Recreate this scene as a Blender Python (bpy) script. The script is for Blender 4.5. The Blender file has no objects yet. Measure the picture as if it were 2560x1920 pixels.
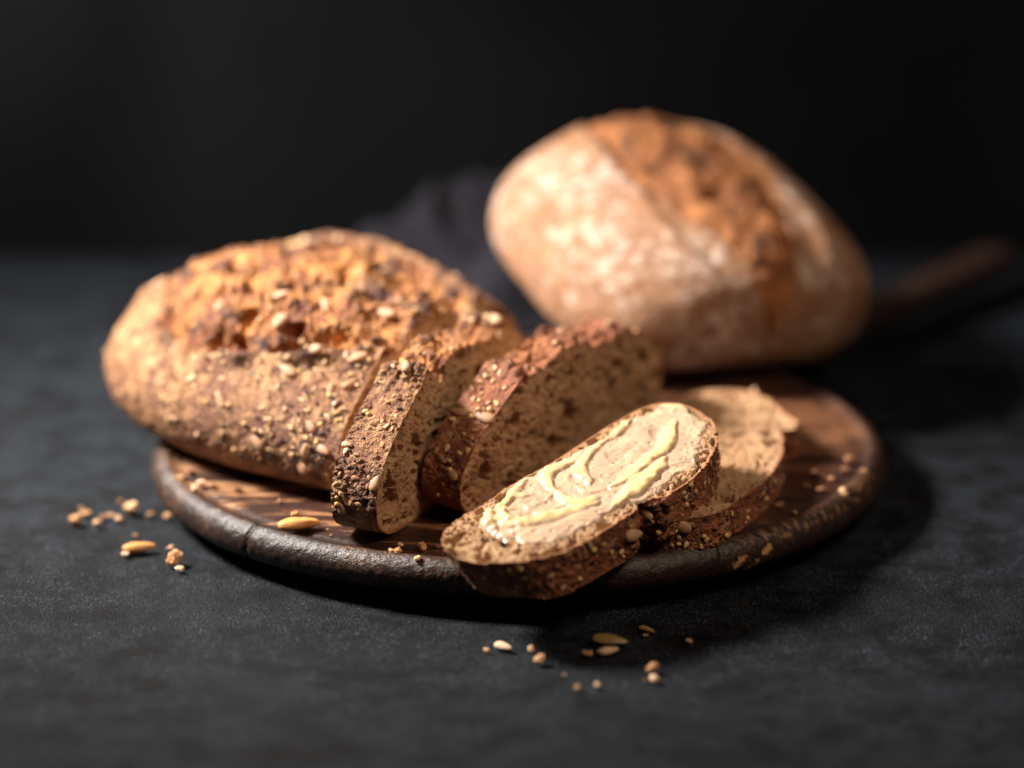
import bpy, math, random
import numpy as np
from mathutils import Vector, Matrix, Euler

rad = math.radians
SC = bpy.context.scene
COL = SC.collection
MM = 0.001
BT = 0.018                      # height of the board's top above the table

# ------------------------------------------------------------------ camera
cd = bpy.data.cameras.new('camera'); cam = bpy.data.objects.new('camera', cd); COL.objects.link(cam)
cam.location = (-0.0027, -1.07445, 0.37751)
cam.rotation_euler = (rad(72.6), 0, 0)
cd.sensor_width = 36; cd.lens = 100
cd.clip_start = 0.01; cd.clip_end = 50
cd.dof.use_dof = True; cd.dof.focus_distance = 1.012; cd.dof.aperture_fstop = 2.8
cd.dof.aperture_blades = 0
SC.camera = cam

# ------------------------------------------------------------------ world and lamps
wd = bpy.data.worlds.new('World'); SC.world = wd; wd.use_nodes = True
bg = wd.node_tree.nodes['Background']
bg.inputs[0].default_value = (0.75, 0.85, 1.0, 1); bg.inputs[1].default_value = 0.022

def area(name, loc, target, size, power, color, sy=None, spread=math.pi):
    l = bpy.data.lights.new(name, 'AREA'); l.shape = 'RECTANGLE'; l.size = size; l.size_y = sy or size
    l.energy = power; l.color = color; l.spread = spread
    o = bpy.data.objects.new(name, l); COL.objects.link(o); o.location = loc
    o.rotation_euler = (Vector(target) - Vector(loc)).to_track_quat('-Z', 'Y').to_euler()
    return o
area('softbox_key', (-0.57, 0.10, 0.56), (-0.075, 0.04, 0.05), 0.18, 4.5, (1.0, 0.95, 0.88), spread=rad(64))
area('fill_light', (0.42, -0.42, 0.75), (0.02, -0.02, 0.04), 0.30, 0.42, (1.0, 0.78, 0.58), spread=rad(50))  # added lamp that lifts the shaded cut faces
area('added_wall_light', (-0.55, 0.52, 0.55), (-0.22, 0.92, -0.02), 0.15, 4.2, (1.0, 1.0, 1.0))  # added lamp out of frame, brightens the backdrop on the left

vs = SC.view_settings
vs.view_transform = 'Standard'; vs.look = 'None'; vs.exposure = -0.12; vs.gamma = 1; vs.use_curve_mapping = False
SC.cycles.use_denoising = True
SC.cycles.max_bounces = 8

# ------------------------------------------------------------------ numpy noise
_rs = np.random.RandomState(7)
_G = _rs.normal(size=(64, 3)).astype(np.float32); _G /= np.linalg.norm(_G, axis=1)[:, None]

def _hash(x, y, z, s):
    with np.errstate(over='ignore'):
        h = (x.astype(np.uint32) * np.uint32(374761393) + y.astype(np.uint32) * np.uint32(668265263)
             + z.astype(np.uint32) * np.uint32(2246822519) + np.uint32((s * 3266489917) & 0xffffffff))
        h = (h ^ (h >> np.uint32(13))) * np.uint32(1274126177)
        h = (h ^ (h >> np.uint32(16))) * np.uint32(2654435761)
        return h ^ (h >> np.uint32(15))

def perlin(P, seed=0):
    sh = P.shape[:-1]; P = P.reshape(-1, 3).astype(np.float32)
    I = np.floor(P); Fr = P - I; I = I.astype(np.int64)
    w = Fr * Fr * Fr * (Fr * (Fr * 6 - 15) + 10)
    out = np.zeros(len(P), np.float32)
    for dx in (0, 1):
        wx = w[:, 0] if dx else 1 - w[:, 0]
        for dy in (0, 1):
            wy = w[:, 1] if dy else 1 - w[:, 1]
            for dz in (0, 1):
                wz = w[:, 2] if dz else 1 - w[:, 2]
                g = _G[_hash(I[:, 0] + dx, I[:, 1] + dy, I[:, 2] + dz, seed) & np.uint32(63)]
                dot = g[:, 0] * (Fr[:, 0] - dx) + g[:, 1] * (Fr[:, 1] - dy) + g[:, 2] * (Fr[:, 2] - dz)
                out += wx * wy * wz * dot
    return (out * 1.6).reshape(sh)

def fbm(P, octv=3, seed=0, gain=0.5):
    P = np.asarray(P, np.float32); s = 0; a = 1.0; n = 0
    for k in range(octv):
        s = s + a * perlin(P * (2.03 ** k), seed + k * 17); n += a; a *= gain
    return s / n

def ridged(P, octv=2, seed=0):
    s = 0; a = 1.0; n = 0
    for k in range(octv):
        s = s + a * (1 - 2.2 * np.abs(perlin(P * (2.1 ** k), seed + 31 * k))); n += a; a *= 0.5
    return s / n

def bowls(x, y, cell, rmin, rmax, prob, seed, stretch=1.0):
    """random round spots, one per cell: 1 in a spot's middle, 0 outside; also a random id of the spot"""
    X = (x / cell).astype(np.float32); Y = (y / cell).astype(np.float32)
    ix = np.floor(X).astype(np.int64); iy = np.floor(Y).astype(np.int64)
    best = np.zeros(X.shape, np.float32); idv = np.zeros(X.shape, np.float32)
    for dx in (-1, 0, 1):
        for dy in (-1, 0, 1):
            cx = ix + dx; cy = iy + dy; z0 = np.zeros_like(cx)
            h = _hash(cx, cy, z0, seed); h2 = _hash(cx, cy, z0 + 1, seed); h3 = _hash(cx, cy, z0 + 2, seed)
            jx = (h & 1023) / 1023.0; jy = ((h >> 10) & 1023) / 1023.0
            r = rmin + (rmax - rmin) * (((h2 & 1023) / 1023.0) ** 2)
            on = ((h2 >> 10) & 1023) / 1023.0 < prob
            an = (h3 & 1023) / 1023.0 * np.pi; st = 1 + (stretch - 1) * ((h3 >> 10) & 1023) / 1023.0
            ex = X - cx - jx; ey = Y - cy - jy
            c, s = np.cos(an), np.sin(an)
            a = (ex * c + ey * s) / st; b = (-ex * s + ey * c)
            v = np.where(on, 1 - (a * a + b * b) / (r * r), 0)
            m = v > best
            best = np.where(m, v, best); idv = np.where(m, ((h3 >> 20) & 1023) / 1023.0, idv)
    return best, idv

def sstep(a, b, x):
    t = np.clip((x - a) / (b - a), 0, 1); return t * t * (3 - 2 * t)

# ------------------------------------------------------------------ mesh helpers
def mesh_from(name, V, Q, attrs=None, smooth=True):
    V = np.asarray(V, np.float32).reshape(-1, 3); Q = np.asarray(Q, np.int32); k = Q.shape[1]
    me = bpy.data.meshes.new(name)
    me.vertices.add(len(V)); me.vertices.foreach_set('co', V.ravel())
    me.loops.add(Q.size); me.loops.foreach_set('vertex_index', Q.ravel())
    me.polygons.add(len(Q))
    me.polygons.foreach_set('loop_start', np.arange(0, Q.size, k, dtype=np.int32))
    me.polygons.foreach_set('loop_total', np.full(len(Q), k, np.int32))
    me.polygons.foreach_set('use_smooth', np.full(len(Q), smooth, bool))
    for n, a in (attrs or {}).items():
        at = me.attributes.new(n, 'FLOAT', 'POINT'); at.data.foreach_set('value', np.asarray(a, np.float32).ravel())
    me.update(calc_edges=True); me.validate()
    return me

def grid_quads(n, m, wrap=False, off=0, flip=False):
    i = np.arange(n if wrap else n - 1); j = np.arange(m - 1)
    I, J = np.meshgrid(i, j, indexing='ij'); I2 = (I + 1) % n
    q = np.stack([I * m + J, I2 * m + J, I2 * m + J + 1, I * m + J + 1], -1).reshape(-1, 4) + off
    return q[:, ::-1] if flip else q

def link(name, me, mat=None, parent=None, **props):
    o = bpy.data.objects.new(name, me); COL.objects.link(o)
    if mat is not None and me is not None and len(me.materials) == 0: me.materials.append(mat)
    if parent is not None: o.parent = parent
    for k, v in props.items(): o[k] = v
    return o

def thing(name, label, cat, M=None, group=None):
    o = bpy.data.objects.new(name, None); COL.objects.link(o); o.empty_display_size = 0.01
    if M is not None: o.matrix_world = M
    o['label'] = label; o['category'] = cat
    if group: o['group'] = group
    return o

def normals_of(P, wrap=True):
    """normals of a (n, m, 3) grid"""
    if wrap: ds = np.roll(P, -1, 0) - np.roll(P, 1, 0)
    else: ds = np.gradient(P, axis=0)
    du = np.gradient(P, axis=1)
    n = np.cross(ds, du); l = np.linalg.norm(n, axis=-1, keepdims=True)
    return n / np.maximum(l, 1e-9)

# ------------------------------------------------------------------ materials
class NT:
    def __init__(s, name):
        s.m = bpy.data.materials.new(name); s.m.use_nodes = True
        s.t = s.m.node_tree; s.b = s.t.nodes['Principled BSDF']
    def n(s, typ, **kw):
        o = s.t.nodes.new('ShaderNode' + typ)
        for k, v in kw.items():
            if k.startswith('i_'):
                key = k[2:]; key = int(key) if key.isdigit() else key.replace('_', ' ')
                if isinstance(v, bpy.types.NodeSocket): s.t.links.new(v, o.inputs[key])
                else: o.inputs[key].default_value = v
            else: setattr(o, k, v)
        return o
    def pos(s, scale=1.0, rot=(0, 0, 0), vec=(1, 1, 1)):
        tc = s.n('TexCoord')
        mp = s.n('Mapping'); s.t.links.new(tc.outputs['Object'], mp.inputs['Vector'])
        mp.inputs['Rotation'].default_value = rot; mp.inputs['Scale'].default_value = [scale * c for c in vec]
        return mp.outputs[0]
    def noise(s, vec, scale, detail=4, rough=0.55, dist=0.0):
        o = s.n('TexNoise', i_Scale=scale, i_Detail=detail, i_Roughness=rough, i_Distortion=dist)
        s.t.links.new(vec, o.inputs['Vector']); return o.outputs['Fac']
    def vor(s, vec, scale, out='Distance', feature='F1'):
        o = s.n('TexVoronoi', feature=feature, i_Scale=scale)
        s.t.links.new(vec, o.inputs['Vector']); return o.outputs[out]
    def ramp(s, fac, stops, interp='LINEAR'):
        o = s.n('ValToRGB'); r = o.color_ramp; r.interpolation = interp
        while len(r.elements) < len(stops): r.elements.new(0.5)
        for e, (p, c) in zip(r.elements, stops):
            e.position = p; e.color = (*c, 1) if len(c) == 3 else c
        s.t.links.new(fac, o.inputs[0]); return o.outputs[0]
    def fr(s, fac, a, b):
        o = s.n('MapRange', interpolation_type='SMOOTHSTEP'); o.inputs['From Min'].default_value = a; o.inputs['From Max'].default_value = b
        s.t.links.new(fac, o.inputs[0]); return o.outputs[0]
    def mix(s, fac, a, b, blend='MIX'):
        o = s.n('Mix', data_type='RGBA', blend_type=blend)
        for sock, v in ((o.inputs[0], fac), (o.inputs[6], a), (o.inputs[7], b)):
            if isinstance(v, bpy.types.NodeSocket): s.t.links.new(v, sock)
            elif isinstance(v, tuple): sock.default_value = (*v, 1)
            else: sock.default_value = v
        return o.outputs[2]
    def math(s, op, a, b=0.0):
        o = s.n('Math', operation=op)
        for i, v in enumerate((a, b)):
            if isinstance(v, bpy.types.NodeSocket): s.t.links.new(v, o.inputs[i])
            else: o.inputs[i].default_value = v
        return o.outputs[0]
    def attr(s, name):
        return s.n('Attribute', attribute_name=name).outputs['Fac']
    def bump(s, h, dist, strength=1.0, prev=None):
        o = s.n('Bump'); o.inputs['Distance'].default_value = dist; o.inputs['Strength'].default_value = strength
        s.t.links.new(h, o.inputs['Height'])
        if prev is not None: s.t.links.new(prev, o.inputs['Normal'])
        return o.outputs[0]
    def out(s, color=None, rough=0.8, normal=None, spec=0.3, sss=0, sssr=(1, .5, .25), ssscale=0.003, coat=0):
        b = s.b
        for nm, v in (('Base Color', color), ('Roughness', rough), ('Normal', normal), ('Specular IOR Level', spec)):
            if v is None: continue
            if isinstance(v, bpy.types.NodeSocket): s.t.links.new(v, b.inputs[nm])
            elif isinstance(v, tuple): b.inputs[nm].default_value = (*v, 1)
            else: b.inputs[nm].default_value = v
        if sss:
            b.inputs['Subsurface Weight'].default_value = sss; b.inputs['Subsurface Radius'].default_value = sssr
            b.inputs['Subsurface Scale'].default_value = ssscale
        return s.m

def crust_material(name, flank, flank2, flour, bloom, bloom2, burnt, flour_amt=0.5):
    t = NT(name); p = t.pos()
    big = t.noise(p, 55, 5, 0.6); mid = t.noise(p, 190, 5, 0.65); fine = t.noise(p, 900, 4, 0.7)
    c = t.mix(t.fr(t.math('ADD', t.math('MULTIPLY', big, 0.5), t.math('MULTIPLY', mid, 0.5)), 0.40, 0.60), flank, flank2)
    fl = t.math('MULTIPLY', t.fr(mid, 0.52 - 0.1 * flour_amt, 0.72), t.attr('flour'))
    c = t.mix(fl, c, flour)
    c = t.mix(t.math('MULTIPLY', t.fr(fine, 0.60, 0.74), 0.6), c, burnt)            # dark bran flecks
    b = t.mix(t.fr(t.math('ADD', t.math('MULTIPLY', big, 0.6), t.math('MULTIPLY', mid, 0.4)), 0.42, 0.60), bloom, bloom2)
    b = t.mix(t.math('MULTIPLY', t.fr(fine, 0.55, 0.75), 0.5), b, burnt)
    c = t.mix(t.attr('bloom'), c, b)
    c = t.mix(t.math('MULTIPLY', t.attr('burn'), t.fr(mid, 0.3, 0.6)), c, burnt)
    h = t.math('ADD', t.math('MULTIPLY', mid, 1.0), t.math('MULTIPLY', fine, 0.5))
    gran = t.vor(p, 1300); h = t.math('SUBTRACT', h, t.math('MULTIPLY', gran, 0.35))
    return t.out(c, t.math('SUBTRACT', 0.86, t.math('MULTIPLY', mid, 0.55)), t.bump(h, 0.0016, 1.0), 0.38)

M_CRUST = crust_material('crust', (0.155, 0.053, 0.021), (0.36, 0.165, 0.062), (0.56, 0.355, 0.165), (0.50, 0.205, 0.052), (0.190, 0.050, 0.015), (0.045, 0.013, 0.007))
M_CRUST_DARK = crust_material('dark_crust', (0.185, 0.052, 0.020), (0.32, 0.105, 0.040), (0.48, 0.28, 0.14), (0.36, 0.125, 0.042), (0.22, 0.062, 0.022), (0.04, 0.012, 0.007))
M_FLOURY = crust_material('floury_crust', (0.25, 0.105, 0.045), (0.40, 0.20, 0.10), (0.70, 0.56, 0.47), (0.40, 0.145, 0.040), (0.22, 0.072, 0.020), (0.05, 0.016, 0.008), 1.0)

def crumb_material(name, a, b, speck):
    t = NT(name); p = t.pos()
    big = t.noise(p, 70, 4); mid = t.noise(p, 330, 5, 0.65); fine = t.noise(p, 1500, 3, 0.7)
    c = t.mix(t.fr(big, 0.33, 0.67), a, b)
    c = t.mix(t.math('MULTIPLY', t.fr(mid, 0.62, 0.74), 0.35), c, speck)
    vs_ = t.vor(p, 420); vc = t.n('TexVoronoi', i_Scale=420.0); t.t.links.new(p, vc.inputs['Vector'])
    sep = t.n('SeparateColor'); t.t.links.new(vc.outputs['Color'], sep.inputs[0])
    spot = t.math('MULTIPLY', t.fr(sep.outputs[0], 0.86, 0.88), t.fr(t.math('SUBTRACT', 1.0, vs_), 0.62, 0.74))
    c = t.mix(t.math('MULTIPLY', spot, 0.8), c, speck)
    c = t.mix(t.attr('rind'), c, (0.30, 0.12, 0.045))
    h = t.math('ADD', mid, t.math('MULTIPLY', fine, 0.6))
    return t.out(c, 0.75, t.bump(h, 0.0012, 0.8), 0.3, 0.15, (1, .55, .25), 0.004)

M_CRUMB = crumb_material('crumb', (0.34, 0.185, 0.090), (0.46, 0.275, 0.148), (0.10, 0.038, 0.018))

def simple(name, c1, c2, scale=400, rough=0.6, bumpd=0.0003, spec=0.4, sss=0.0):
    t = NT(name); p = t.pos(); oi = t.n('ObjectInfo')
    n = t.noise(p, scale, 4, 0.6)
    f = t.math('ADD', t.math('MULTIPLY', n, 0.7), t.math('MULTIPLY', oi.outputs['Random'], 0.45))
    return t.out(t.mix(t.fr(f, 0.3, 0.85), c1, c2), rough, t.bump(n, bumpd, 0.6), spec, sss, (1, .6, .3), 0.002)

M_SUNFLOWER = simple('sunflower_kernel', (0.52, 0.31, 0.18), (0.34, 0.17, 0.085), 500)
M_PALE = simple('pale_kernel', (0.70, 0.47, 0.32), (0.52, 0.30, 0.17), 500, sss=0.1)
M_MILLET = simple('millet', (0.66, 0.44, 0.15), (0.50, 0.29, 0.11), 600, 0.45)
M_SESAME = simple('sesame', (0.58, 0.36, 0.18), (0.36, 0.17, 0.07), 600)
M_POPPY = simple('poppy', (0.035, 0.028, 0.035), (0.10, 0.07, 0.075), 2500, 0.6)
M_LINSEED = simple('linseed', (0.16, 0.07, 0.03), (0.30, 0.14, 0.06), 700, 0.3)
M_PUMPKIN = simple('pumpkin_kernel', (0.34, 0.22, 0.07), (0.22, 0.13, 0.04), 900, 0.35)
M_TOASTED = simple('toasted_kernel', (0.66, 0.33, 0.10), (0.50, 0.22, 0.07), 600, 0.4)
M_CRUMBLET = simple('breadcrumb', (0.72, 0.45, 0.24), (0.50, 0.24, 0.10), 500, 0.75)
M_CRUMBPALE = simple('pale_breadcrumb', (0.85, 0.60, 0.40), (0.72, 0.44, 0.26), 500, 0.7)
M_CRUMBDIM = simple('dim_breadcrumb', (0.36, 0.18, 0.09), (0.24, 0.10, 0.05), 500, 0.8)  # darker crumb colour; also paints shade into crumbs on the board's right

def butter_mat():
    t = NT('butter'); p = t.pos()
    n = t.noise(p, 120, 4); f = t.noise(p, 900, 3)
    thick = t.attr('thick')
    c = t.mix(t.fr(thick, 0.15, 0.75), (0.44, 0.295, 0.205), (0.68, 0.50, 0.235))
    fl = t.math('MULTIPLY', t.fr(t.noise(p, 420, 4, 0.7), 0.60, 0.70), t.math('SUBTRACT', 1.0, thick))
    c = t.mix(t.math('MULTIPLY', fl, 0.75), c, (0.25, 0.12, 0.06))
    c = t.mix(t.fr(n, 0.3, 0.7), c, t.mix(0.4, c, (0.66, 0.50, 0.30)))
    return t.out(c, t.math('ADD', t.math('MULTIPLY', n, 0.25), 0.22), t.bump(f, 0.0003, 0.5), 0.5, 0.4, (1, .75, .4), 0.003)
M_BUTTER = butter_mat()

def board_mat():
    t = NT('charred_wood'); a = rad(-49)
    g = t.pos(1, (0, 0, a), (0.16, 1, 0.35)); p = t.pos()
    gr = t.noise(g, 75, 6, 0.6, 0.6); gf = t.noise(g, 420, 4, 0.65, 0.3); big = t.noise(p, 16, 3)
    fine = t.noise(p, 700, 4, 0.7)
    c = t.mix(t.fr(gr, 0.35, 0.62), (0.030, 0.011, 0.007), (0.080, 0.027, 0.013))
    streak = t.math('MULTIPLY', t.fr(gr, 0.485, 0.545), t.fr(gf, 0.30, 0.52))
    c = t.mix(t.math('MULTIPLY', streak, t.attr('streak_amt')), c, (0.46, 0.225, 0.105))
    c = t.mix(t.math('MULTIPLY', t.attr('rim'), t.fr(fine, 0.25, 0.55)), c, (0.022, 0.012, 0.009))
    c = t.mix(t.math('MULTIPLY', t.attr('chip'), t.fr(gf, 0.3, 0.42)), c, (0.52, 0.27, 0.11))
    r = t.math('ADD', t.math('MULTIPLY', fine, 0.3), 0.24)
    h = t.math('ADD', t.math('MULTIPLY', gf, 0.8), t.math('MULTIPLY', fine, 0.55))
    return t.out(c, r, t.bump(h, 0.0009, 0.8), 0.4)
M_BOARD = board_mat()

def table_mat():
    t = NT('slate'); p = t.pos()
    big = t.noise(p, 12, 6, 0.62, 0.5); mid = t.noise(p, 60, 5, 0.68); fine = t.noise(p, 1100, 4, 0.75); sp = t.noise(p, 1500, 2, 0.6)
    f = t.math('ADD', t.math('MULTIPLY', big, 0.6), t.math('MULTIPLY', mid, 0.4))
    c = t.mix(t.fr(f, 0.40, 0.60), (0.0015, 0.0019, 0.0026), (0.0056, 0.0070, 0.0097))
    c = t.mix(t.math('MULTIPLY', t.fr(fine, 0.5, 0.7), t.fr(mid, 0.3, 0.65)), c, (0.021, 0.025, 0.032))
    h = t.math('ADD', t.math('MULTIPLY', fine, 1.0), t.math('MULTIPLY', sp, 0.8))
    c = t.mix(t.math('MULTIPLY', t.fr(sp, 0.58, 0.68), t.fr(mid, 0.35, 0.6)), c, (0.10, 0.118, 0.15))
    return t.out(c, t.math('ADD', t.math('MULTIPLY', mid, 0.25), 0.38), t.bump(h, 0.0008, 0.9), 0.14)
M_TABLE = table_mat()

def wall_mat():
    t = NT('charcoal_wall'); p = t.pos()
    n = t.noise(p, 2.2, 4, 0.55, 0.3); f = t.noise(p, 30, 4)
    c = t.mix(t.fr(n, 0.35, 0.7), (0.012, 0.0122, 0.0125), (0.034, 0.034, 0.0335))
    return t.out(c, 0.85, t.bump(f, 0.002, 0.4), 0.2)
M_WALL = wall_mat()

def cloth_mat():
    t = NT('dark_linen'); p = t.pos()
    wv = t.n('TexWave', i_Scale=500.0); t.t.links.new(p, wv.inputs['Vector'])
    n = t.noise(p, 60, 4)
    c = t.mix(t.fr(n, 0.3, 0.7), (0.007, 0.006, 0.009), (0.016, 0.014, 0.021))
    return t.out(c, 0.9, t.bump(wv.outputs['Fac'], 0.0003, 0.5), 0.2)
M_CLOTH = cloth_mat()

# ------------------------------------------------------------------ setting: table and backdrop
def build_table():
    x0, x1, y0, y1 = -0.75, 0.75, -0.62, 0.355
    n, m = 60, 44
    X, Y = np.meshgrid(np.linspace(x0, x1, n), np.linspace(y0, y1, m), indexing='ij')
    Z = 0.0006 * fbm(np.stack([X * 9, Y * 9, 0 * X], -1), 2, 5) - 0.0009
    V = np.stack([X, Y, Z], -1); V = np.concatenate([V.reshape(-1, 3)])
    Q = grid_quads(n, m)
    # slab edge
    ring = [i * m for i in range(n)] + [(n - 1) * m + j for j in range(1, m)] + [i * m + m - 1 for i in range(n - 2, -1, -1)] + [j for j in range(m - 2, 0, -1)]
    low = V[ring].copy(); low[:, 2] = -0.03; off = len(V)
    k = len(ring); E2 = [(ring[(i + 1) % k], ring[i], off + i, off + (i + 1) % k) for i in range(k)]
    V = np.concatenate([V, low]); Q = np.concatenate([Q, np.array(E2)])
    link('table', mesh_from('table', V, Q), M_TABLE, kind='structure')

def build_wall():
    n, m = 50, 40
    X, Z = np.meshgrid(np.linspace(-1.3, 1.3, n), np.linspace(-0.6, 0.9, m), indexing='ij')
    Y = 0.92 + 0.006 * fbm(np.stack([X * 5, Z * 5, 0 * X], -1), 3, 9)
    link('backdrop_wall', mesh_from('backdrop_wall', np.stack([X, Y, Z], -1), grid_quads(n, m)), M_WALL, kind='structure')
build_table(); build_wall()

# ------------------------------------------------------------------ the round board with its handle
HA = rad(51)          # direction of handle and grain
def build_board():
    R = 145.0
    root = thing('serving_board', 'round charred dark wooden board with a long handle under the breads', 'board')
    na = 900
    prof = []                                  # (radius, height) from centre of the top to the underside
    for r in np.linspace(2, R - 14, 60): prof.append((r, 18.0))
    for k in range(1, 9):
        a = k / 8; prof.append((R - 14 + 7.5 * a, 18.0 - 0.8 * math.sin(a * math.pi) + 1.3 * a * a))
    for k in range(1, 25):
        a = k / 24 * math.pi * 0.98
        prof.append((R - 6.5 + 6.5 * math.sin(a), 12.2 + 7.1 * math.cos(a)))
    for r in (130, 118, 100, 60, 4): prof.append((r, 3.2 if r > 125 else 1.2 if r > 110 else 0.3))
    prof = np.array(prof); m = len(prof)
    th = np.linspace(0, 2 * np.pi, na, endpoint=False)
    T = th[:, None]; r = prof[None, :, 0]; z = np.broadcast_to(prof[None, :, 1], (na, m)).copy()
    wob = 1 + 0.004 * np.sin(2 * T + 1) + 0.003 * np.sin(5 * T + 2)
    X = r * wob * np.cos(T); Y = r * wob * np.sin(T)
    P = np.stack([X, Y, z], -1)
    N = normals_of(P)
    if N[0, 10, 2] < 0: N = -N
    edge = sstep(R - 11, R - 4, np.broadcast_to(r, X.shape)); top = (z > 9)
    q = P.copy(); c, s = math.cos(-HA), math.sin(-HA)
    gx = X * c - Y * s; gy = X * s + Y * c
    grain = np.stack([gx * 0.02, gy * 0.35, z * 0.1], -1)
    d = 0.14 * fbm(grain, 3, 3)
    rough = fbm(np.stack([T * 60 + 0 * z, z * 0.35, 0 * X], -1), 3, 13)
    low = fbm(np.stack([np.cos(T) * 5 + 0 * z, np.sin(T) * 5 + 0 * z, z * 0.05], -1), 3, 15)
    d += edge * (0.32 * rough + 0.2 * low - 0.22 * ridged(np.stack([T * 90 + 0 * z, z * 0.6, 0 * X], -1), 2, 23))
    # splits in the rim
    for a0, w_, dp in ((rad(226.5), 0.0035, 2.0), (rad(262), 0.005, 1.2), (rad(300), 0.006, 1.3), (rad(200), 0.005, 1.0)):
        d -= edge * dp * np.exp(-((T - a0 - 0.0007 * (z - 9)) / w_) ** 2)
    # chips knocked out of the rim
    chipn = np.zeros_like(X)
    for a0, w_, zc in ((rad(303.5), 0.026, 12), (rad(306.0), 0.016, 9), (rad(308.5), 0.02, 14)):
        g = np.exp(-((T - a0 - 0.006 * (z - zc)) / w_) ** 2 - ((z - zc) / 2.6) ** 2)
        chipn = np.maximum(chipn, g)
    band = np.exp(-((z - 17.5) / 2.2) ** 2) * sstep(rad(300), rad(312), T) * sstep(rad(350), rad(335), T)
    chip = edge * np.maximum(sstep(0.45, 0.62, chipn * (0.8 + 0.9 * rough) + 0.25 * rough), 0.45 * band * sstep(0.0, 0.3, rough))
    d -= chip * 0.5
    P = P + N * d[..., None]
    streak_amt = (0.22 + 0.78 * sstep(20, -80, X)) * (1 - edge * 0.6)  # pale grain streaks get fainter towards the right and the edge
    char = sstep(R - 42, R - 8, np.broadcast_to(r, X.shape)) * sstep(-0.25, 0.25, fbm(P * 0.05, 2, 19) + 0.45 * np.sin(T - rad(175))) * 0.9
    attrs = dict(rim=np.maximum(edge, char), chip=chip, streak_amt=streak_amt)
    me = mesh_from('board_disc', P * MM, grid_quads(na, m, True), attrs)
    link('board_disc', me, M_BOARD, root)
    # handle: a rounded bar leaving the disc
    k, j = 70, 40
    t = np.linspace(0, 1, k); ang = np.linspace(0, 2 * np.pi, j, endpoint=False)
    L0, L1 = 136.0, 388.0
    w = 12 + 17 * np.exp(-t * 9) - 2 * np.sin(t * np.pi); h = np.full(k, 6.0)
    endc = np.sqrt(np.clip(1 - ((t - 0.955) / 0.045).clip(0, 1) ** 2, 0, 1)); w = w * np.maximum(endc, 0.02); h = h * np.maximum(endc ** 0.5, 0.02)
    se = lambda v: np.sign(v) * np.abs(v) ** 0.6
    A, TT = np.meshgrid(ang, t, indexing='ij')
    lx = L0 + (L1 - L0) * TT; ly = w[None] * se(np.cos(A)); lz = 9.2 + 5 * TT ** 2 + h[None] * se(np.sin(A))
    Pn = np.stack([lx, ly, lz], -1)
    Pn[..., 2] += 0.4 * fbm(Pn * 0.05, 2, 4)
    Ph = np.stack([lx * math.cos(HA) - ly * math.sin(HA), lx * math.sin(HA) + ly * math.cos(HA), Pn[..., 2]], -1)
    z0 = np.zeros_like(lx)
    link('handle', mesh_from('handle', Ph * MM, grid_quads(j, k, True, flip=True), dict(rim=z0 + 1.0, chip=z0, streak_amt=z0)), M_BOARD, root)  # handle coloured dark all over to paint in the back loaf's shade
    return root
BOARD = build_board()

# ------------------------------------------------------------------ bread
def catmull(pts, n):
    """closed smooth curve through pts, n points evenly along it"""
    P = np.array(pts, float); k = len(P); out = []
    for i in range(k):
        p0, p1, p2, p3 = P[i - 1], P[i], P[(i + 1) % k], P[(i + 2) % k]
        t = np.linspace(0, 1, 24, endpoint=False)[:, None]
        out.append(0.5 * (2 * p1 + (p2 - p0) * t + (2 * p0 - 5 * p1 + 4 * p2 - p3) * t ** 2 + (3 * p1 - p0 - 3 * p2 + p3) * t ** 3))
    C = np.concatenate(out); C = np.concatenate([C, C[:1]])
    L = np.concatenate([[0], np.cumsum(np.linalg.norm(np.diff(C, axis=0), axis=1))])
    s = np.linspace(0, L[-1], n, endpoint=False)
    return np.stack([np.interp(s, L, C[:, 0]), np.interp(s, L, C[:, 1])], 1), s

def loaf_profile(n, ears=1.0, front=-30, back=33, lip=4.5, W=1.0, H=1.0, dip=3.0, skew=0.0):
    pts = [(0, 0.4), (30, 0), (52, 0.3), (66, 4), (73.5, 13), (74.5, 25), (69, 37), (57, 46.5), (back + 8, 52 + 0.4 * lip * ears),
           (back + 2, 53.5 + lip * ears), (back - 3, 54 - dip * 0.3 * ears), (back - 9, 55 - dip * ears), (8, 58), (-10, 58),
           (front + 10, 55 - dip * ears), (front + 4, 53.5 - dip * 0.4 * ears), (front - 1, 53.5 + lip * ears), (front - 7, 51 + 0.4 * lip * ears),
           (-53, 44), (-66, 34), (-73.5, 22), (-72.5, 10), (-64, 2.5), (-50, 0.2), (-30, 0)]
    C, s = catmull(pts, n)
    C[:, 1] *= 1 - skew * np.clip(C[:, 0] / 70, -0.4, 1.2) * sstep(5, 40, C[:, 1])
    return C * [W, H], s

def custom_profile(pts, n):
    return catmull(pts, n)

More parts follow.
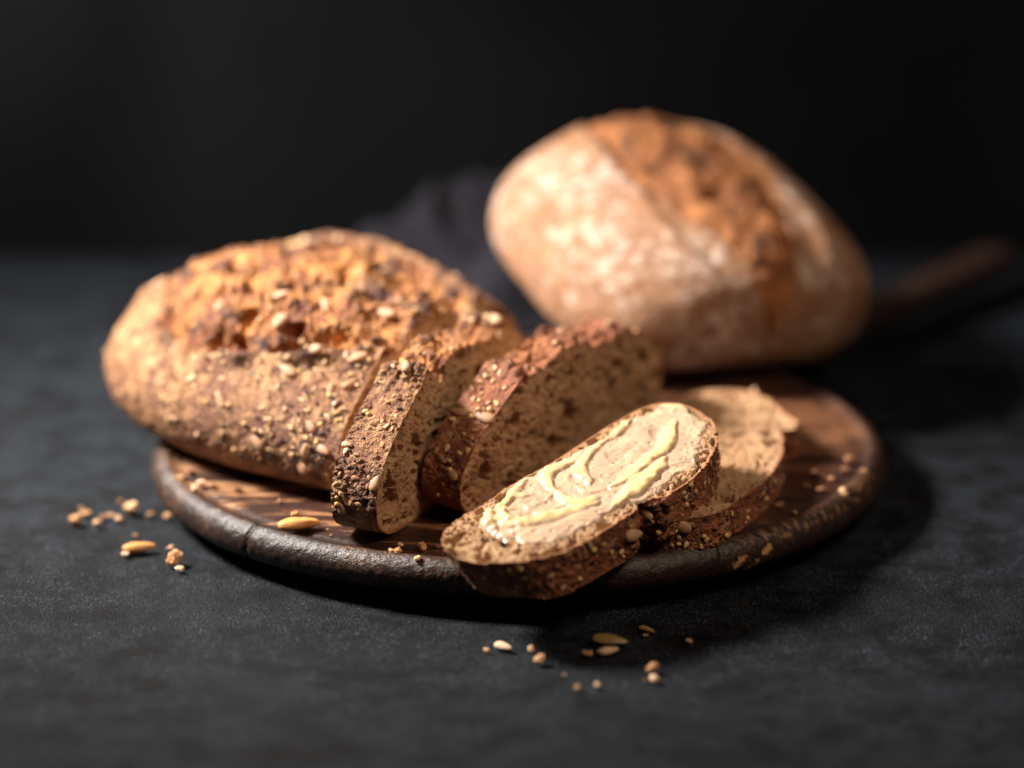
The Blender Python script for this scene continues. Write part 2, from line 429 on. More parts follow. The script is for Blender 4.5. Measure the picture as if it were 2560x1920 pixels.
def crust_disp(S, U, bl, seed, k=1.0, flank_k=1.0, bloom_k=1.0):
    """outward displacement (mm) of the crust; S along the outline, U along the loaf, bl = torn-open zone"""
    P = np.stack([S, U, 0 * S], -1).astype(np.float32)
    d = 0.6 * fbm(P / 13, 2, seed) + 0.6 * fbm(P / 4.2, 2, seed + 1) + 0.3 * perlin(P / 1.4, seed + 2)
    patch = sstep(-0.15, 0.35, perlin(P / 11, seed + 3))
    b1, _ = bowls(S, U, 1.9, 0.22, 0.62, 0.75, seed + 4, 1.7)
    b2, _ = bowls(S, U, 3.6, 0.2, 0.5, 0.5, seed + 5, 2.0)
    pit, _ = bowls(S, U, 4.5, 0.15, 0.42, 0.5, seed + 6, 1.6)
    f = d + patch * (0.55 * np.sqrt(b1) + 0.6 * np.sqrt(b2)) - 0.9 * np.sqrt(pit) * 0.7
    f = f * flank_k
    cav, _ = bowls(S, U, 11.0, 0.14, 0.42, 0.75, seed + 8, 2.2)
    cav2, _ = bowls(S, U, 3.4, 0.2, 0.5, 0.6, seed + 9, 1.8)
    cav3, _ = bowls(S, U, 24.0, 0.12, 0.36, 0.75, seed + 14, 2.0)
    t = bloom_k * (5.0 * fbm(P / 17, 2, seed + 7) - 6.5 * cav3 ** 0.6) + 1.5 * fbm(P / 6, 4, seed + 10, 0.55) + 0.25 * ridged(P / 3.2, 2, seed + 11) - 0.9 * np.sqrt(cav) - 0.35 * np.sqrt(cav2)
    cr = np.clip(1 - 7 * np.abs(perlin(P / 12 + 0.02 * P[..., ::-1], seed + 15)), 0, 1) ** 1.5; cr2 = np.clip(1 - 6 * np.abs(perlin(P / 5.5, seed + 16)), 0, 1) ** 1.5
    fx = 3.2 * fbm(P / 9, 3, seed + 17) + 0.5; fi = np.floor(fx); ff = fx - fi
    t = t - 1.7 * cr - 0.6 * cr2 + 1.1 * (fi + sstep(0.0, 0.22, ff))
    return k * (f * (1 - bl) + t * bl), t

def bloom_mask(v, w, wmin, front, back, jit):
    return sstep(front - 0.5, front + 2.5, v + jit) * (1 - sstep(back - 2.5, back + 0.5, v + jit)) * sstep(wmin - 3, wmin, w)

# ---- seeds: unit meshes shared by all copies
def blob_mesh(name, mat, f, nu=12, nv=8):
    u = np.linspace(0, 2 * np.pi, nu, endpoint=False); v = np.linspace(0, np.pi, nv)
    Uu, Vv = np.meshgrid(u, v, indexing='ij')
    x, y, z = f(Uu, Vv)
    me = mesh_from(name, np.stack([x, y, z], -1) * MM, grid_quads(nu, nv, True, flip=True))
    me.materials.append(mat); return me
def tear(l, w, h, p=0.35):
    def f(u, v):
        x = -np.cos(v); ww = np.sin(v) * (1 - p * x)
        return x * l / 2, ww * np.cos(u) * w / 2, ww * np.sin(u) * h / 2
    return f
SEED = {
    'sunflower_seed': blob_mesh('sunflower_seed', M_SUNFLOWER, tear(8.2, 4.4, 2.4)),
    'pale_seed': blob_mesh('pale_seed', M_SUNFLOWER, tear(6.5, 4.0, 2.6, 0.3)),
    'millet_grain': blob_mesh('millet_grain', M_MILLET, tear(2.1, 2.0, 2.0, 0.0)),
    'sesame_seed': blob_mesh('sesame_seed', M_SESAME, tear(3.2, 1.9, 0.9, 0.4), 10, 7),
    'linseed': blob_mesh('linseed', M_LINSEED, tear(4.2, 2.2, 1.1, 0.3), 10, 7),
}
POPPY_V = None

def put_seeds(parent, P, N, idx_sets, rng, Minv=None):
    """P, N: flat arrays of crust points and normals (mm, local); idx_sets: name -> chosen vertex ids"""
    for nm, ids in idx_sets.items():
        for i in ids:
            n = Vector(N[i]); n.normalize()
            tw = Matrix.Rotation(rng.uniform(0, 6.28), 4, 'Z'); tl = Euler((rng.uniform(-.35, .35), rng.uniform(-.35, .35), 0)).to_matrix().to_4x4()
            q = n.to_track_quat('Z', 'Y').to_matrix().to_4x4()
            sc = rng.uniform(0.72, 1.12)
            sink = {'sunflower_seed': .1, 'pale_seed': .2, 'millet_grain': .25, 'sesame_seed': .1, 'linseed': .1}[nm]
            o = link(nm if nm != 'pale_seed' else 'sunflower_seed', SEED[nm], None, parent)
            o.matrix_basis = Matrix.Translation((Vector(P[i]) + n * sink) * MM) @ q @ tl @ tw @ Matrix.Scale(sc, 4)

def put_poppy(parent, P, N, ids, rng, mat, name='poppy_seeds', r=0.58):
    """tiny seeds, too small to pick apart: one part"""
    ico = np.array([(0, 0, 1), (1, 0, .1), (0, 1, -.1), (-1, 0, .1), (0, -1, -.1), (0, 0, -1)], float)
    tri = np.array([(0, 1, 2), (0, 2, 3), (0, 3, 4), (0, 4, 1), (5, 2, 1), (5, 3, 2), (5, 4, 3), (5, 1, 4)])
    V = []; T = []
    for k, i in enumerate(ids):
        s = r * rng.uniform(0.7, 1.35); n = N[i] / max(np.linalg.norm(N[i]), 1e-6)
        V.append(ico * [s * rng.uniform(.8, 1.4), s, s] + P[i] + n * 0.25); T.append(tri + 6 * k)
    if V:
        link(name, mesh_from(name, np.concatenate(V) * MM, np.concatenate(T)), mat, parent, kind='stuff')

def choose(rng, weight, n, S, U, mind):
    """pick n grid points, weighted, no two nearer than mind (mm along the crust)"""
    w = weight.ravel().astype(float); w = w / w.sum(); got = []
    for i in rng.choice(len(w), size=min(n * 4, 6000), p=w):
        a = (S.ravel()[i], U.ravel()[i])
        if all((a[0] - b[0]) ** 2 + (a[1] - b[1]) ** 2 > mind * mind for _, b in got): got.append((i, a))
        if len(got) >= n: break
    return [i for i, _ in got]

def face_grid(C, D_edge, y, n_r, ydir, seed, pores=True, hump=0.0, shrink=0.12):
    """a cut face inside the outline C (n,2): rings towards a spine; returns verts (n, n_r, 3) and rind mask"""
    n = len(C)
    W = C[:, 0].max() - C[:, 0].min(); H = C[:, 1].max()
    c0 = (C[:, 0].max() + C[:, 0].min()) / 2
    sv = np.clip((C[:, 0] - c0) * 0.72, -0.36 * W, 0.36 * W) + c0
    gv = np.linspace(c0 - 0.4 * W, c0 + 0.4 * W, 17); gm = []
    for g_ in gv:
        near = C[np.abs(C[:, 0] - g_) < 0.03 * W, 1]; gm.append((near.min() + near.max()) / 2)
    gm = np.convolve(np.pad(gm, 3, mode='edge'), np.ones(7) / 7, 'valid')
    sp = np.stack([sv, np.interp(sv, gv, gm)], 1)
    rho = np.linspace(1, 0, n_r) ** 0.9
    v = sp[:, None, 0] + rho[None] * (C[:, None, 0] - sp[:, None, 0]); w = sp[:, None, 1] + rho[None] * (C[:, None, 1] - sp[:, None, 1])
    rind = sstep(0.93, 1.0, np.broadcast_to(rho, v.shape))
    d = np.zeros_like(v)
    if pores:
        P = np.stack([v, w, 0 * v], -1).astype(np.float32)
        ins = 1 - sstep(0.90, 0.98, np.broadcast_to(rho, v.shape))
        dens = sstep(-0.5, 0.4, perlin(P / 18, seed + 2))
        b1, _ = bowls(v, w, 9.5, 0.12, 0.42, 0.7, seed, 2.4)
        b2, _ = bowls(v, w, 4.6, 0.14, 0.44, 0.6, seed + 1, 2.0)
        b3, _ = bowls(v, w, 2.1, 0.15, 0.46, 0.7, seed + 3, 1.7)
        b4, _ = bowls(v, w, 1.1, 0.15, 0.46, 0.7, seed + 4, 1.5)
        d = -ins * (5.0 * np.sqrt(b1) + 3.0 * np.sqrt(b2) * (0.4 + dens) + 1.5 * np.sqrt(b3) + 0.7 * np.sqrt(b4)) + 0.8 * fbm(P / 3.0, 3, seed + 6) * ins + 1.0 * fbm(P / 16, 2, seed + 7) * ins
    Y = y + ydir * (d + hump * (1 - np.broadcast_to(rho, v.shape) ** 2))
    return np.stack([v, Y, w], -1), rind

def build_slice(name, label, cat_group, M, T, face, seed, crust_mat, prof_kw, seeds=None, n=1100, n_u=44, flank_k=1.0, k=1.0, sweight=None, outline=None, shear=0.0, lip_k=1.0):
    rng = np.random.default_rng(seed)
    root = thing(name, label, 'bread slice', M, cat_group)
    C, s = catmull(outline, n) if outline else loaf_profile(n, **prof_kw)
    fr_, bk = prof_kw.get('front', -30) * prof_kw.get('W', 1), prof_kw.get('back', 33) * prof_kw.get('W', 1)
    u = np.linspace(-T / 2, T / 2, n_u)
    S, U = np.meshgrid(s, u, indexing='ij')
    base = np.stack([np.broadcast_to(C[:, None, 0], S.shape), U, np.broadcast_to(C[:, None, 1], S.shape)], -1)
    if shear: base[..., 0] += shear * (T / 2 - U) / T * sstep(-25, -62, base[..., 0])
    Nn = normals_of(base)
    cen = base - np.array([0, 0, 25.0]); cen[..., 1] = 0
    if (Nn * cen).sum(-1).mean() < 0: Nn = -Nn
    v, w = base[..., 0], base[..., 2]
    jit = 2.5 * fbm(np.stack([U / 9, 0 * U, 0 * U + seed], -1), 2, seed)
    bl = bloom_mask(v, w, 0.62 * C[:, 1].max(), fr_, bk, jit)
    bottom = 1 - sstep(2, 8, w)
    d, tt = crust_disp(S, U, bl, seed, k, flank_k, 0.28)
    d = d * (1 - 0.75 * bottom)
    lipf = np.exp(-((v - fr_ + jit) / 3.2) ** 2) * (w > 30); lipb = np.exp(-((v - bk + jit) / 3.2) ** 2) * (w > 30)
    lipn = perlin(np.stack([U / 4.0, 0 * U + 3.3, v * 0.05], -1), seed + 50)
    d = d + lip_k * (lipf + lipb) * (0.9 + 2.4 * lipn)
    P = base + Nn * d[..., None]
    P3 = np.stack([base[..., 0] / 32, base[..., 1] / 32, base[..., 2] / 32], -1)
    burn = np.clip(0.75 * (lipf + lipb) * sstep(-0.1, 0.4, lipn) + 0.8 * bl * sstep(0.6, 1.8, tt) + 0.15 * bottom, 0, 1)
    flour = sstep(-0.2, 0.4, fbm(np.stack([S / 15, U / 15, 0 * S], -1), 2, seed + 60)) * (1 - bl)
    link('crust', mesh_from('crust', P * MM, grid_quads(n, n_u, True), dict(bloom=bl, burn=burn, flour=flour)), crust_mat, root)
    # cut faces follow the displaced outline exactly
    Vs = []; Qs = []; rn = []; off = 0
    for side in (-1, 1):
        e = P[:, 0 if side < 0 else -1]; fine = (side == face)
        nr = 78 if fine else 14
        Fg, rind = face_grid(e[:, [0, 2]], None, side * T / 2, nr, side, seed + 100, fine)
        Fg[:, 0] = e
        Vs.append(Fg.reshape(-1, 3)); Qs.append(grid_quads(n, nr, True, off, flip=(side > 0))); rn.append(rind.ravel()); off += n * nr
        if fine: FG = Fg
    link('crumb', mesh_from('crumb', np.concatenate(Vs) * MM, np.concatenate(Qs), dict(rind=np.concatenate(rn))), M_CRUMB, root)
    if seeds:
        up = sstep(6, 16, w) * (np.abs(U) < T / 2 - 1.2)
        wt = up * (sweight(v, w, U) if sweight else 1.0) * (0.1 + sstep(0.0, 0.5, perlin(np.stack([S / 9, U / 9, 0 * S], -1), seed + 70)))
        fl = wt * (1 - bl)
        Pf, Nf = P.reshape(-1, 3), Nn.reshape(-1, 3)
        sets = {}
        for nm, cnt in seeds.items():
            if nm == 'poppy': continue
            mind = {'sunflower_seed': 6, 'pale_seed': 5, 'millet_grain': 2.6, 'sesame_seed': 2.8, 'linseed': 3.5}[nm]
            sets[nm] = choose(rng, (fl + 0.35 * wt * bl), cnt, S, U, mind)
        put_seeds(root, Pf, Nf, sets, rng)
        if seeds.get('poppy'):
            put_poppy(root, Pf, Nf, choose(rng, fl, seeds['poppy'], S, U, 0.7), rng, M_POPPY)
    return root, FG

def pose(x, y, z, heading, tilt, lean):
    return Matrix.Translation((x * MM, y * MM, z * MM)) @ Matrix.Rotation(rad(heading), 4, 'Z') @ Matrix.Rotation(rad(-tilt), 4, 'Y') @ Matrix.Rotation(rad(lean), 4, 'X')

# ---- whole and part loaves
def build_loaf(root, n, nu, L, seed, mat, prof_kw, both, seeds, expo=(2.9, 2.5), Hm=1.12, bloom_u=(0.0, 0.92), flour_k=1.0, k=1.0, ear_k=1.0, sweight=None, rise=0.42, cut_skew=0.0, bloom_k=1.0):
    rng = np.random.default_rng(seed)
    C, s = loaf_profile(n, **prof_kw)
    Wk = prof_kw.get('W', 1.0); H = C[:, 1].max()
    fr_, bk = prof_kw.get('front', -30) * Wk, prof_kw.get('back', 33) * Wk
    a = np.linspace(-np.pi / 2 if both else 0, np.pi / 2, nu)
    q = np.sign(a) * np.abs(np.sin(a)) ** (2 / expo[0]); 
    if not both:                                     # even spacing away from the cut
        q = np.linspace(0, 1, nu) ** 0.9; q = np.where(q > 0.75, 0.75 + 0.25 * np.sin((q - 0.75) / 0.25 * np.pi / 2), q)
    else:
        q = np.sin(a * 1.0)
    g = np.clip(1 - np.abs(q) ** expo[0], 0, 1) ** (1 / expo[1]); g[np.abs(q) > 0.9999] = 0.002
    gh = np.clip(1 - np.abs(q) ** (expo[0] + 0.6), 0, 1) ** (1 / (expo[1] + 0.3)); gh[np.abs(q) > 0.9999] = 0.002
    belly = 1 + (Hm - 1) * np.sin(np.clip(np.abs(q) if not both else 1 - np.abs(q), 0, 1) * np.pi) ** 1.0 if not both else np.full(nu, 1.0)
    S, A = np.meshgrid(s, q * L, indexing='ij')
    v0 = C[:, None, 0] * np.ones(nu); w0 = C[:, None, 1] * np.ones(nu)
    wb = w0 * belly[None]
    base = np.stack([v0 * g[None] * (1 + (belly[None] - 1) * 0.6), A, (wb - rise * H) * gh[None] + rise * H], -1)
    if cut_skew: base[..., 1] += cut_skew * base[..., 0] * (1 - np.abs(q)[None])
    Nn = normals_of(base)
    cen = base - np.array([0, 0, rise * H]); cen[..., 1] *= 0.3
    if (Nn * cen).sum(-1).mean() < 0: Nn = -Nn
    for jcol in ([0, -1] if both else [-1]): Nn[:, jcol] = Nn[:, 1 if jcol == 0 else -2]
    uu = np.abs(q)[None] * np.ones_like(S)
    jit = 5.5 * fbm(np.stack([A / 16, 0 * A, 0 * A + seed], -1), 3, seed)
    sq = q[None] * np.ones_like(S)
    nar = sstep(bloom_u[1] + 0.12, bloom_u[1] - 0.35, uu) if not both else 0.45 + 0.55 * sstep(-0.9, 0.20, sq)
    mid = (fr_ + bk) / 2; half = (bk - fr_) / 2
    vf = (v0 - mid) / np.maximum(nar, 0.02) + mid
    if not both: vf = vf + 25 * np.sin(np.pi * np.clip(uu, 0, 1)) ** 0.8 * sstep(-12, -38, v0)
    bl = bloom_mask(vf, w0, 0.60 * H, fr_, bk, jit) * sstep(bloom_u[1] + 0.1, bloom_u[1], uu)
    bottom = 1 - sstep(2, 8, w0)
    d, tt = crust_disp(S, A, bl, seed, k, 0.7, bloom_k)
    d = d * (1 - 0.75 * bottom) * sstep(0, 0.35, g)[None]
    lipf = np.exp(-((vf - fr_ + jit) / 3.0) ** 2) * (w0 > 30) * sstep(bloom_u[1] - .08, bloom_u[1] - .35, uu)
    lipb = np.exp(-((vf - bk + jit) / 3.0) ** 2) * (w0 > 30) * sstep(bloom_u[1] - .08, bloom_u[1] - .35, uu)
    lipn = perlin(np.stack([A / 7.0, 0 * A + 3.3, v0 * 0.04], -1), seed + 50)
    d = d + ear_k * (lipf + 0.45 * lipb) * (0.9 + 2.4 * lipn) - ear_k * 3.4 * bl * np.exp(-((vf - fr_ - 5 + jit) / 3.5) ** 2) * (0.6 + lipn) - ear_k * 2.0 * bl * np.exp(-((vf - bk + 6 + jit) / 4) ** 2)
    P = base + Nn * d[..., None]
    P3 = np.stack([base[..., 0] / 32, base[..., 1] / 32, base[..., 2] / 32], -1)
    burn = np.clip(0.7 * (lipf + lipb) * sstep(-0.1, 0.4, lipn) + 0.9 * bl * sstep(0.15, 0.5, perlin(P3 * 2.2, seed + 81)) + 0.6 * bl * sstep(1.5, 3.0, tt) + 0.1 * bottom, 0, 1)
    flour = np.clip(flour_k * sstep(-0.25, 0.35, fbm(P3, 3, seed + 60)) * (1 - bl), 0, 1)
    link('crust', mesh_from('crust', P * MM, grid_quads(n, nu, True), dict(bloom=bl, burn=burn, flour=flour)), mat, root)
    if not both:
        e = P[:, 0]
        Fg, rind = face_grid(e[:, [0, 2]], None, 0.0, 50, -1, seed + 100, True); Fg[..., 1] += cut_skew * Fg[..., 0]
        Fg[:, 0] = e
        link('crumb', mesh_from('crumb', Fg.reshape(-1, 3) * MM, grid_quads(n, 50, True), dict(rind=rind)), M_CRUMB, root)
    if seeds:
        up = sstep(6, 18, w0) * (uu < 0.97) * (A > 1.5 if not both else 1)
        area_ = np.linalg.norm(np.cross(np.gradient(base, axis=0), np.gradient(base, axis=1)), axis=-1)
        wt = up * area_ * (0.12 + sstep(0.0, 0.5, perlin(P3 * 2.6, seed + 70))) * (sweight(v0, w0, A) if sweight else 1.0)
        Pf, Nf = P.reshape(-1, 3), Nn.reshape(-1, 3); sets = {}
        for nm, cnt in seeds.items():
            if nm == 'poppy': continue
            mind = {'sunflower_seed': 6, 'pale_seed': 6, 'millet_grain': 2.6, 'sesame_seed': 2.8, 'linseed': 4}[nm]
            sets[nm] = choose(rng, wt * np.where(bl > .5, 0.8 if nm in ('sunflower_seed', 'pale_seed') else 0.15, 1.0), cnt, S, A, mind)
        put_seeds(root, Pf, Nf, sets, rng)
        if seeds.get('poppy'):
            put_poppy(root, Pf, Nf, choose(rng, wt * (1 - bl), seeds['poppy'], S, A, 0.8), rng, M_POPPY)

# cut seeded loaf: local x = across (front to back), y = along (cut to far end), z = up
def loaf_main():
    h = rad(50); vd = (math.cos(h), math.sin(h))
    root = thing('seeded_loaf', 'large cut seeded brown loaf with a torn golden top, left on the board', 'bread loaf',
                 pose(-68 + 70 * vd[0] - 13.5 * vd[1], -77 + 70 * vd[1] + 13.5 * vd[0], 18.3, 50, 0, 0))
    near = lambda v, w, A: 0.12 + 1.6 * sstep(75, 5, A) * (v < 10)
    build_loaf(root, 1000, 520, 155, 11, M_CRUST, dict(W=1.0, H=0.93, front=-36, back=36, lip=3.5, dip=2), False,
               dict(sunflower_seed=30, pale_seed=5, millet_grain=40, sesame_seed=150, linseed=24, poppy=650), sweight=near, cut_skew=0.24, Hm=1.25, ear_k=2.0)
loaf_main()

# floury loaf behind
def loaf_back():
    root = thing('floury_loaf', 'whole pale loaf dusted with flour, scored orange along its top, behind the slices', 'bread loaf', pose(65, 138, 38, 30, -6, 20))
    build_loaf(root, 420, 300, 74, 23, M_FLOURY, dict(W=1.06, H=1.08, front=-34, back=37, lip=0.5, dip=0.5, skew=0.0), True, None,
               expo=(3.0, 2.6), bloom_u=(0, 1.0), flour_k=1.6, ear_k=0.7, k=0.6, bloom_k=0.7, rise=0.40)
loaf_back()

SL = 'bread slices cut from the seeded loaf'
build_slice('bread_slice', 'upright seeded slice standing right against the cut end of the seeded loaf', SL,
            pose(-31, -54, 18.6, 67, 0, 2.0), 18, -1, 31, M_CRUST, dict(W=0.99, H=0.95, front=-31, back=38, lip=5, dip=2.5),
            dict(sunflower_seed=7, pale_seed=3, millet_grain=12, sesame_seed=50, linseed=8, poppy=70))
build_slice('bread_slice', 'upright slice with reddish brown crust between the first slice and the buttered one', SL,
            pose(9.2, -37, 18.8, 57.4, 0, 6), 17, -1, 47, M_CRUST_DARK, dict(W=0.98, H=0.90, front=-34, back=36, lip=2.5, dip=1.5),
            dict(sunflower_seed=5, millet_grain=14, sesame_seed=60, linseed=8, poppy=60), flank_k=0.8)
BUTTER_POSE = pose(12, -104, 37, 34, 8, 97)
BUT_OUT = [(-60.0, 19.5), (-49.2, 14.0), (-38.4, 11.3), (-19.3, 5.2), (-3.8, 2.3), (14.7, -2.9), (34.5, -8.2), (49.6, -10.6), (57.8, -8.3),
           (62.6, -1.1), (63.3, 9.0), (60.4, 18.6), (51.3, 30.4), (42.0, 37.0), (32.4, 42.3), (22.0, 45.6), (13.4, 47.0), (9.8, 42.0),
           (7.6, 35.0), (5.2, 43.5), (-2.2, 49.2), (-14.7, 52.0), (-25.3, 54.0), (-37.9, 54.6), (-48.3, 51.6), (-59.8, 43.2), (-64.4, 36.8), (-64.6, 28.2)]
BS, BFG = build_slice('bread_slice', 'slice lying flat, spread with swirls of yellow butter, overhanging the board front', SL,
            BUTTER_POSE, 17, 1, 63, M_CRUST_DARK, dict(front=0, back=16), outline=BUT_OUT, shear=9,
            seeds=dict(sunflower_seed=4, pale_seed=2, millet_grain=12, sesame_seed=60, linseed=14, poppy=120), k=1.1)
build_slice('bread_slice', 'plain unbuttered slice lying on the board right of the buttered slice', SL,
            pose(50, -54, 24.6, 76, 0.0, 90), 12.5, 1, 79, M_CRUST_DARK, dict(front=28, back=44),
            outline=[(0, -4), (40, -5), (67, -3.5), (80, 5), (84.5, 14.4), (83.6, 25), (74.7, 33.6), (59.5, 42), (50, 48.5), (43, 47.5), (36, 44),
                     (25, 46.5), (4.8, 49), (-19.6, 47.4), (-40.6, 42.5), (-59.3, 37), (-67, 29.5), (-71, 19), (-70, 8), (-60, 0), (-30, -4)],
            seeds=dict(sunflower_seed=3, pale_seed=1, millet_grain=8, sesame_seed=45, linseed=10, poppy=80), lip_k=0.3)

# ---- the butter, spread over the top face of the lying slice
def build_butter():
    poly = np.array([(-47.0, 22.5), (-37.3, 16.4), (-29.2, 12.6), (-22.1, 7.8), (-12.6, 5.2), (-4.8, 4.8), (5.0, 2.5), (16.1, 0.7), (25.7, 0.2), (37.7, -6.0),
                     (50.8, -5.6), (55.2, -7.8), (60.4, 0.0), (58.6, 14.4), (49.3, 25.6), (36.3, 36.4), (14.5, 42.8), (-5.8, 44.0), (-16.7, 46.3), (-33.6, 48.1), (-41.8, 41.1), (-45.6, 31.2)])
    ridges = [([(50.8, 7.1), (45.3, 12.5), (38.1, 19.3), (29.3, 23.1), (15.7, 28.2), (4.6, 31.1)], 2.6, 1.9),
              ([(30.8, 27.1), (22.3, 32.3), (12.7, 36.4), (3.9, 39.7), (-1.7, 42.0)], 3.0, 2.2),
              ([(25.4, 0.4), (11.9, 7.3), (4.5, 12.2), (2.2, 17.1), (0.1, 23.4)], 2.0, 1.5),
              ([(8.4, 5.9), (-2.2, 8.1), (-7.8, 8.9), (-12.4, 17.2), (-12.8, 22.1)], 2.4, 1.7),
              ([(-12.8, 22.1), (-12.2, 29.1), (-9.5, 34.0), (-4.7, 32.7)], 2.6, 1.7),
              ([(-24.4, 16.5), (-28.6, 14.4), (-35.9, 21.4), (-36.5, 28.6), (-30.5, 32.2), (-21.4, 33.3), (-13.4, 35.9), (-7.1, 35.9)], 2.6, 1.8),
              ([(-37.5, 17.5), (-42.8, 20.9), (-43.6, 26.5)], 2.4, 2.2), ([(-5.5, 21.5), (-4.7, 27.4), (0.2, 30.2)], 1.2, 0.8),
              ([(53.4, -5.8), (58.5, -2.0), (59.4, 1.3)], 2.0, 1.8), ([(38.5, -5.4), (31.1, -1.0), (26.2, 1.6)], 2.2, 2.0), ([(-14.8, 5.5), (-22.5, 10.2), (-26.4, 12.3)], 1.8, 1.8),
              ([(20, 10), (30, 8), (40, 3)], 0.9, 2.5), ([(12, 20), (24, 16), (36, 9)], 0.8, 2.0), ([(-30, 40), (-18, 40), (-6, 39.5)], 1.0, 2.0), ([(-2, 14), (-6, 19), (-4, 24)], 0.7, 1.2)]
    nv, nw = 420, 200
    V, Wg = np.meshgrid(np.linspace(-52, 66, nv), np.linspace(-13, 53, nw), indexing='ij')
    P = np.stack([V, Wg, 0 * V], -1).astype(np.float32)
    wv = V + 2.6 * fbm(P / 8, 3, 401) + 1.1 * perlin(P / 2.6, 402); ww = Wg + 2.6 * fbm(P / 8, 3, 403) + 1.1 * perlin(P / 2.6, 404)
    # signed distance to the spread's outline, positive inside
    dist = np.full(V.shape, 1e9); inside = np.zeros(V.shape, bool)
    for i in range(len(poly)):
        a, b = poly[i], poly[(i + 1) % len(poly)]
        ab = b - a; t = np.clip(((wv - a[0]) * ab[0] + (ww - a[1]) * ab[1]) / (ab @ ab), 0, 1)
        dist = np.minimum(dist, np.hypot(wv - a[0] - t * ab[0], ww - a[1] - t * ab[1]))
        cr = ((a[1] > ww) != (b[1] > ww)) & (wv < (b[0] - a[0]) * (ww - a[1]) / (b[1] - a[1] + 1e-9) + a[0]); inside ^= cr
    sd = np.where(inside, dist, -dist)
    sw = np.hypot(V - 10, (Wg - 22) * 1.6) + 5 * fbm(P / 20, 2, 413)
    body = 1.3 + 0.5 * fbm(P / 12, 2, 410) + 0.12 * perlin(P / 3, 411) + 0.22 * np.sin(sw / 1.9) * (0.5 + perlin(P / 9, 414)) + 0.08 * np.sin(sw / 0.6)
    edge_bead = 0.22 * np.exp(-((sd - 1.6) / 1.3) ** 2) * (0.6 + perlin(P / 5, 412))
    r_sum = np.zeros(V.shape)
    rv = V + 0.9 * perlin(P / 6, 420); rw = Wg + 0.9 * perlin(P / 6, 421)
    for pts, h, wd_ in ridges:
        p = np.array(pts, float); k = len(p)
        tt = np.linspace(0, k - 1, 14 * (k - 1) + 1); i0 = np.clip(tt.astype(int), 0, k - 2); f_ = (tt - i0)[:, None]
        pm = p[np.clip(i0 - 1, 0, k - 1)]; p1 = p[i0]; p2 = p[i0 + 1]; p3 = p[np.clip(i0 + 2, 0, k - 1)]
        c = 0.5 * (2 * p1 + (p2 - pm) * f_ + (2 * pm - 5 * p1 + 4 * p2 - p3) * f_ ** 2 + (3 * p1 - pm - 3 * p2 + p3) * f_ ** 3)
        dm = np.full(V.shape, 1e9); tm = np.zeros(V.shape); sg = np.zeros(V.shape)
        for j in range(len(c) - 1):
            a, b = c[j], c[j + 1]; ab = b - a; l2 = ab @ ab + 1e-9
            t = np.clip(((rv - a[0]) * ab[0] + (rw - a[1]) * ab[1]) / l2, 0, 1)
            ex = rv - a[0] - t * ab[0]; ey = rw - a[1] - t * ab[1]; d_ = np.hypot(ex, ey); m = d_ < dm
            dm = np.where(m, d_, dm); tm = np.where(m, (j + t) / (len(c) - 1), tm); sg = np.where(m, ab[0] * ey - ab[1] * ex, sg)
        wloc = 1.6 * wd_ * (0.35 + 0.5 * np.clip(perlin(P / 9, 431) + 0.5, 0, 1) + 0.6 * np.sin(np.pi * np.clip(tm, 0.04, 0.96)))
        wl2 = np.where(sg > 0, wloc * 1.5, wloc * 0.75)                       # steep on one side, drawn out on the other
        pr = h * 0.62 * np.clip(1 - (dm / wl2) ** 2, 0, 1) ** 1.3 * (0.5 + 0.5 * np.sin(np.pi * np.clip(tm, 0.05, 0.95)))
        pr = pr * (1 + 0.3 * perlin(P / 3.5, 430))
        r_sum = np.maximum(r_sum, pr) + 0.25 * np.minimum(r_sum, pr)
    lump = np.exp(-((V + 38) ** 2 + (Wg - 24) ** 2) / 120) * np.clip(perlin(P / 3.2, 440), 0, 1) * 1.7
    e = sstep(-0.3, 1.5, sd)
    thin = sstep(0.15, 0.5, fbm(P / 6, 3, 450) + 0.25 * perlin(P / 1.6, 451)) * sstep(9, 2, sd)
    q1, _ = bowls(V, Wg, 9.5, 0.12, 0.42, 0.7, 163, 2.4); q2, _ = bowls(V, Wg, 4.6, 0.14, 0.44, 0.6, 164, 2.0)
    pit = (0.9 * np.sqrt(q1) + 0.6 * np.sqrt(q2)) * sstep(0.8, 0.1, r_sum)
    t = e * (body * 0.45 + edge_bead - 0.55 * pit) * (1 - 1.2 * thin * (r_sum < 0.4)) + sstep(-0.6, 0.7, sd) * (0.85 * r_sum + lump)
    Y = 8.5 + np.where(sd > -0.9, t * 1.0, 0) - 0.9 * (1 - sstep(-0.9, 0.5, sd)) + 0.15
    keep = (sd > -0.9)
    Vv = np.stack([V, Y, Wg], -1).reshape(-1, 3)
    Q = grid_quads(nv, nw, flip=True); km = keep.ravel(); Q = Q[km[Q].all(1)]
    used = np.unique(Q); mp = np.zeros(len(Vv), np.int64); mp[used] = np.arange(len(used))
    thick = (np.clip((r_sum + lump + edge_bead) / 1.8, 0, 1) ** 1.2).ravel()[used]
    link('butter', mesh_from('butter', Vv[used] * MM, mp[Q], dict(thick=thick)), M_BUTTER, BS, label='yellow butter spread in knife swirls over the slice')
build_butter()

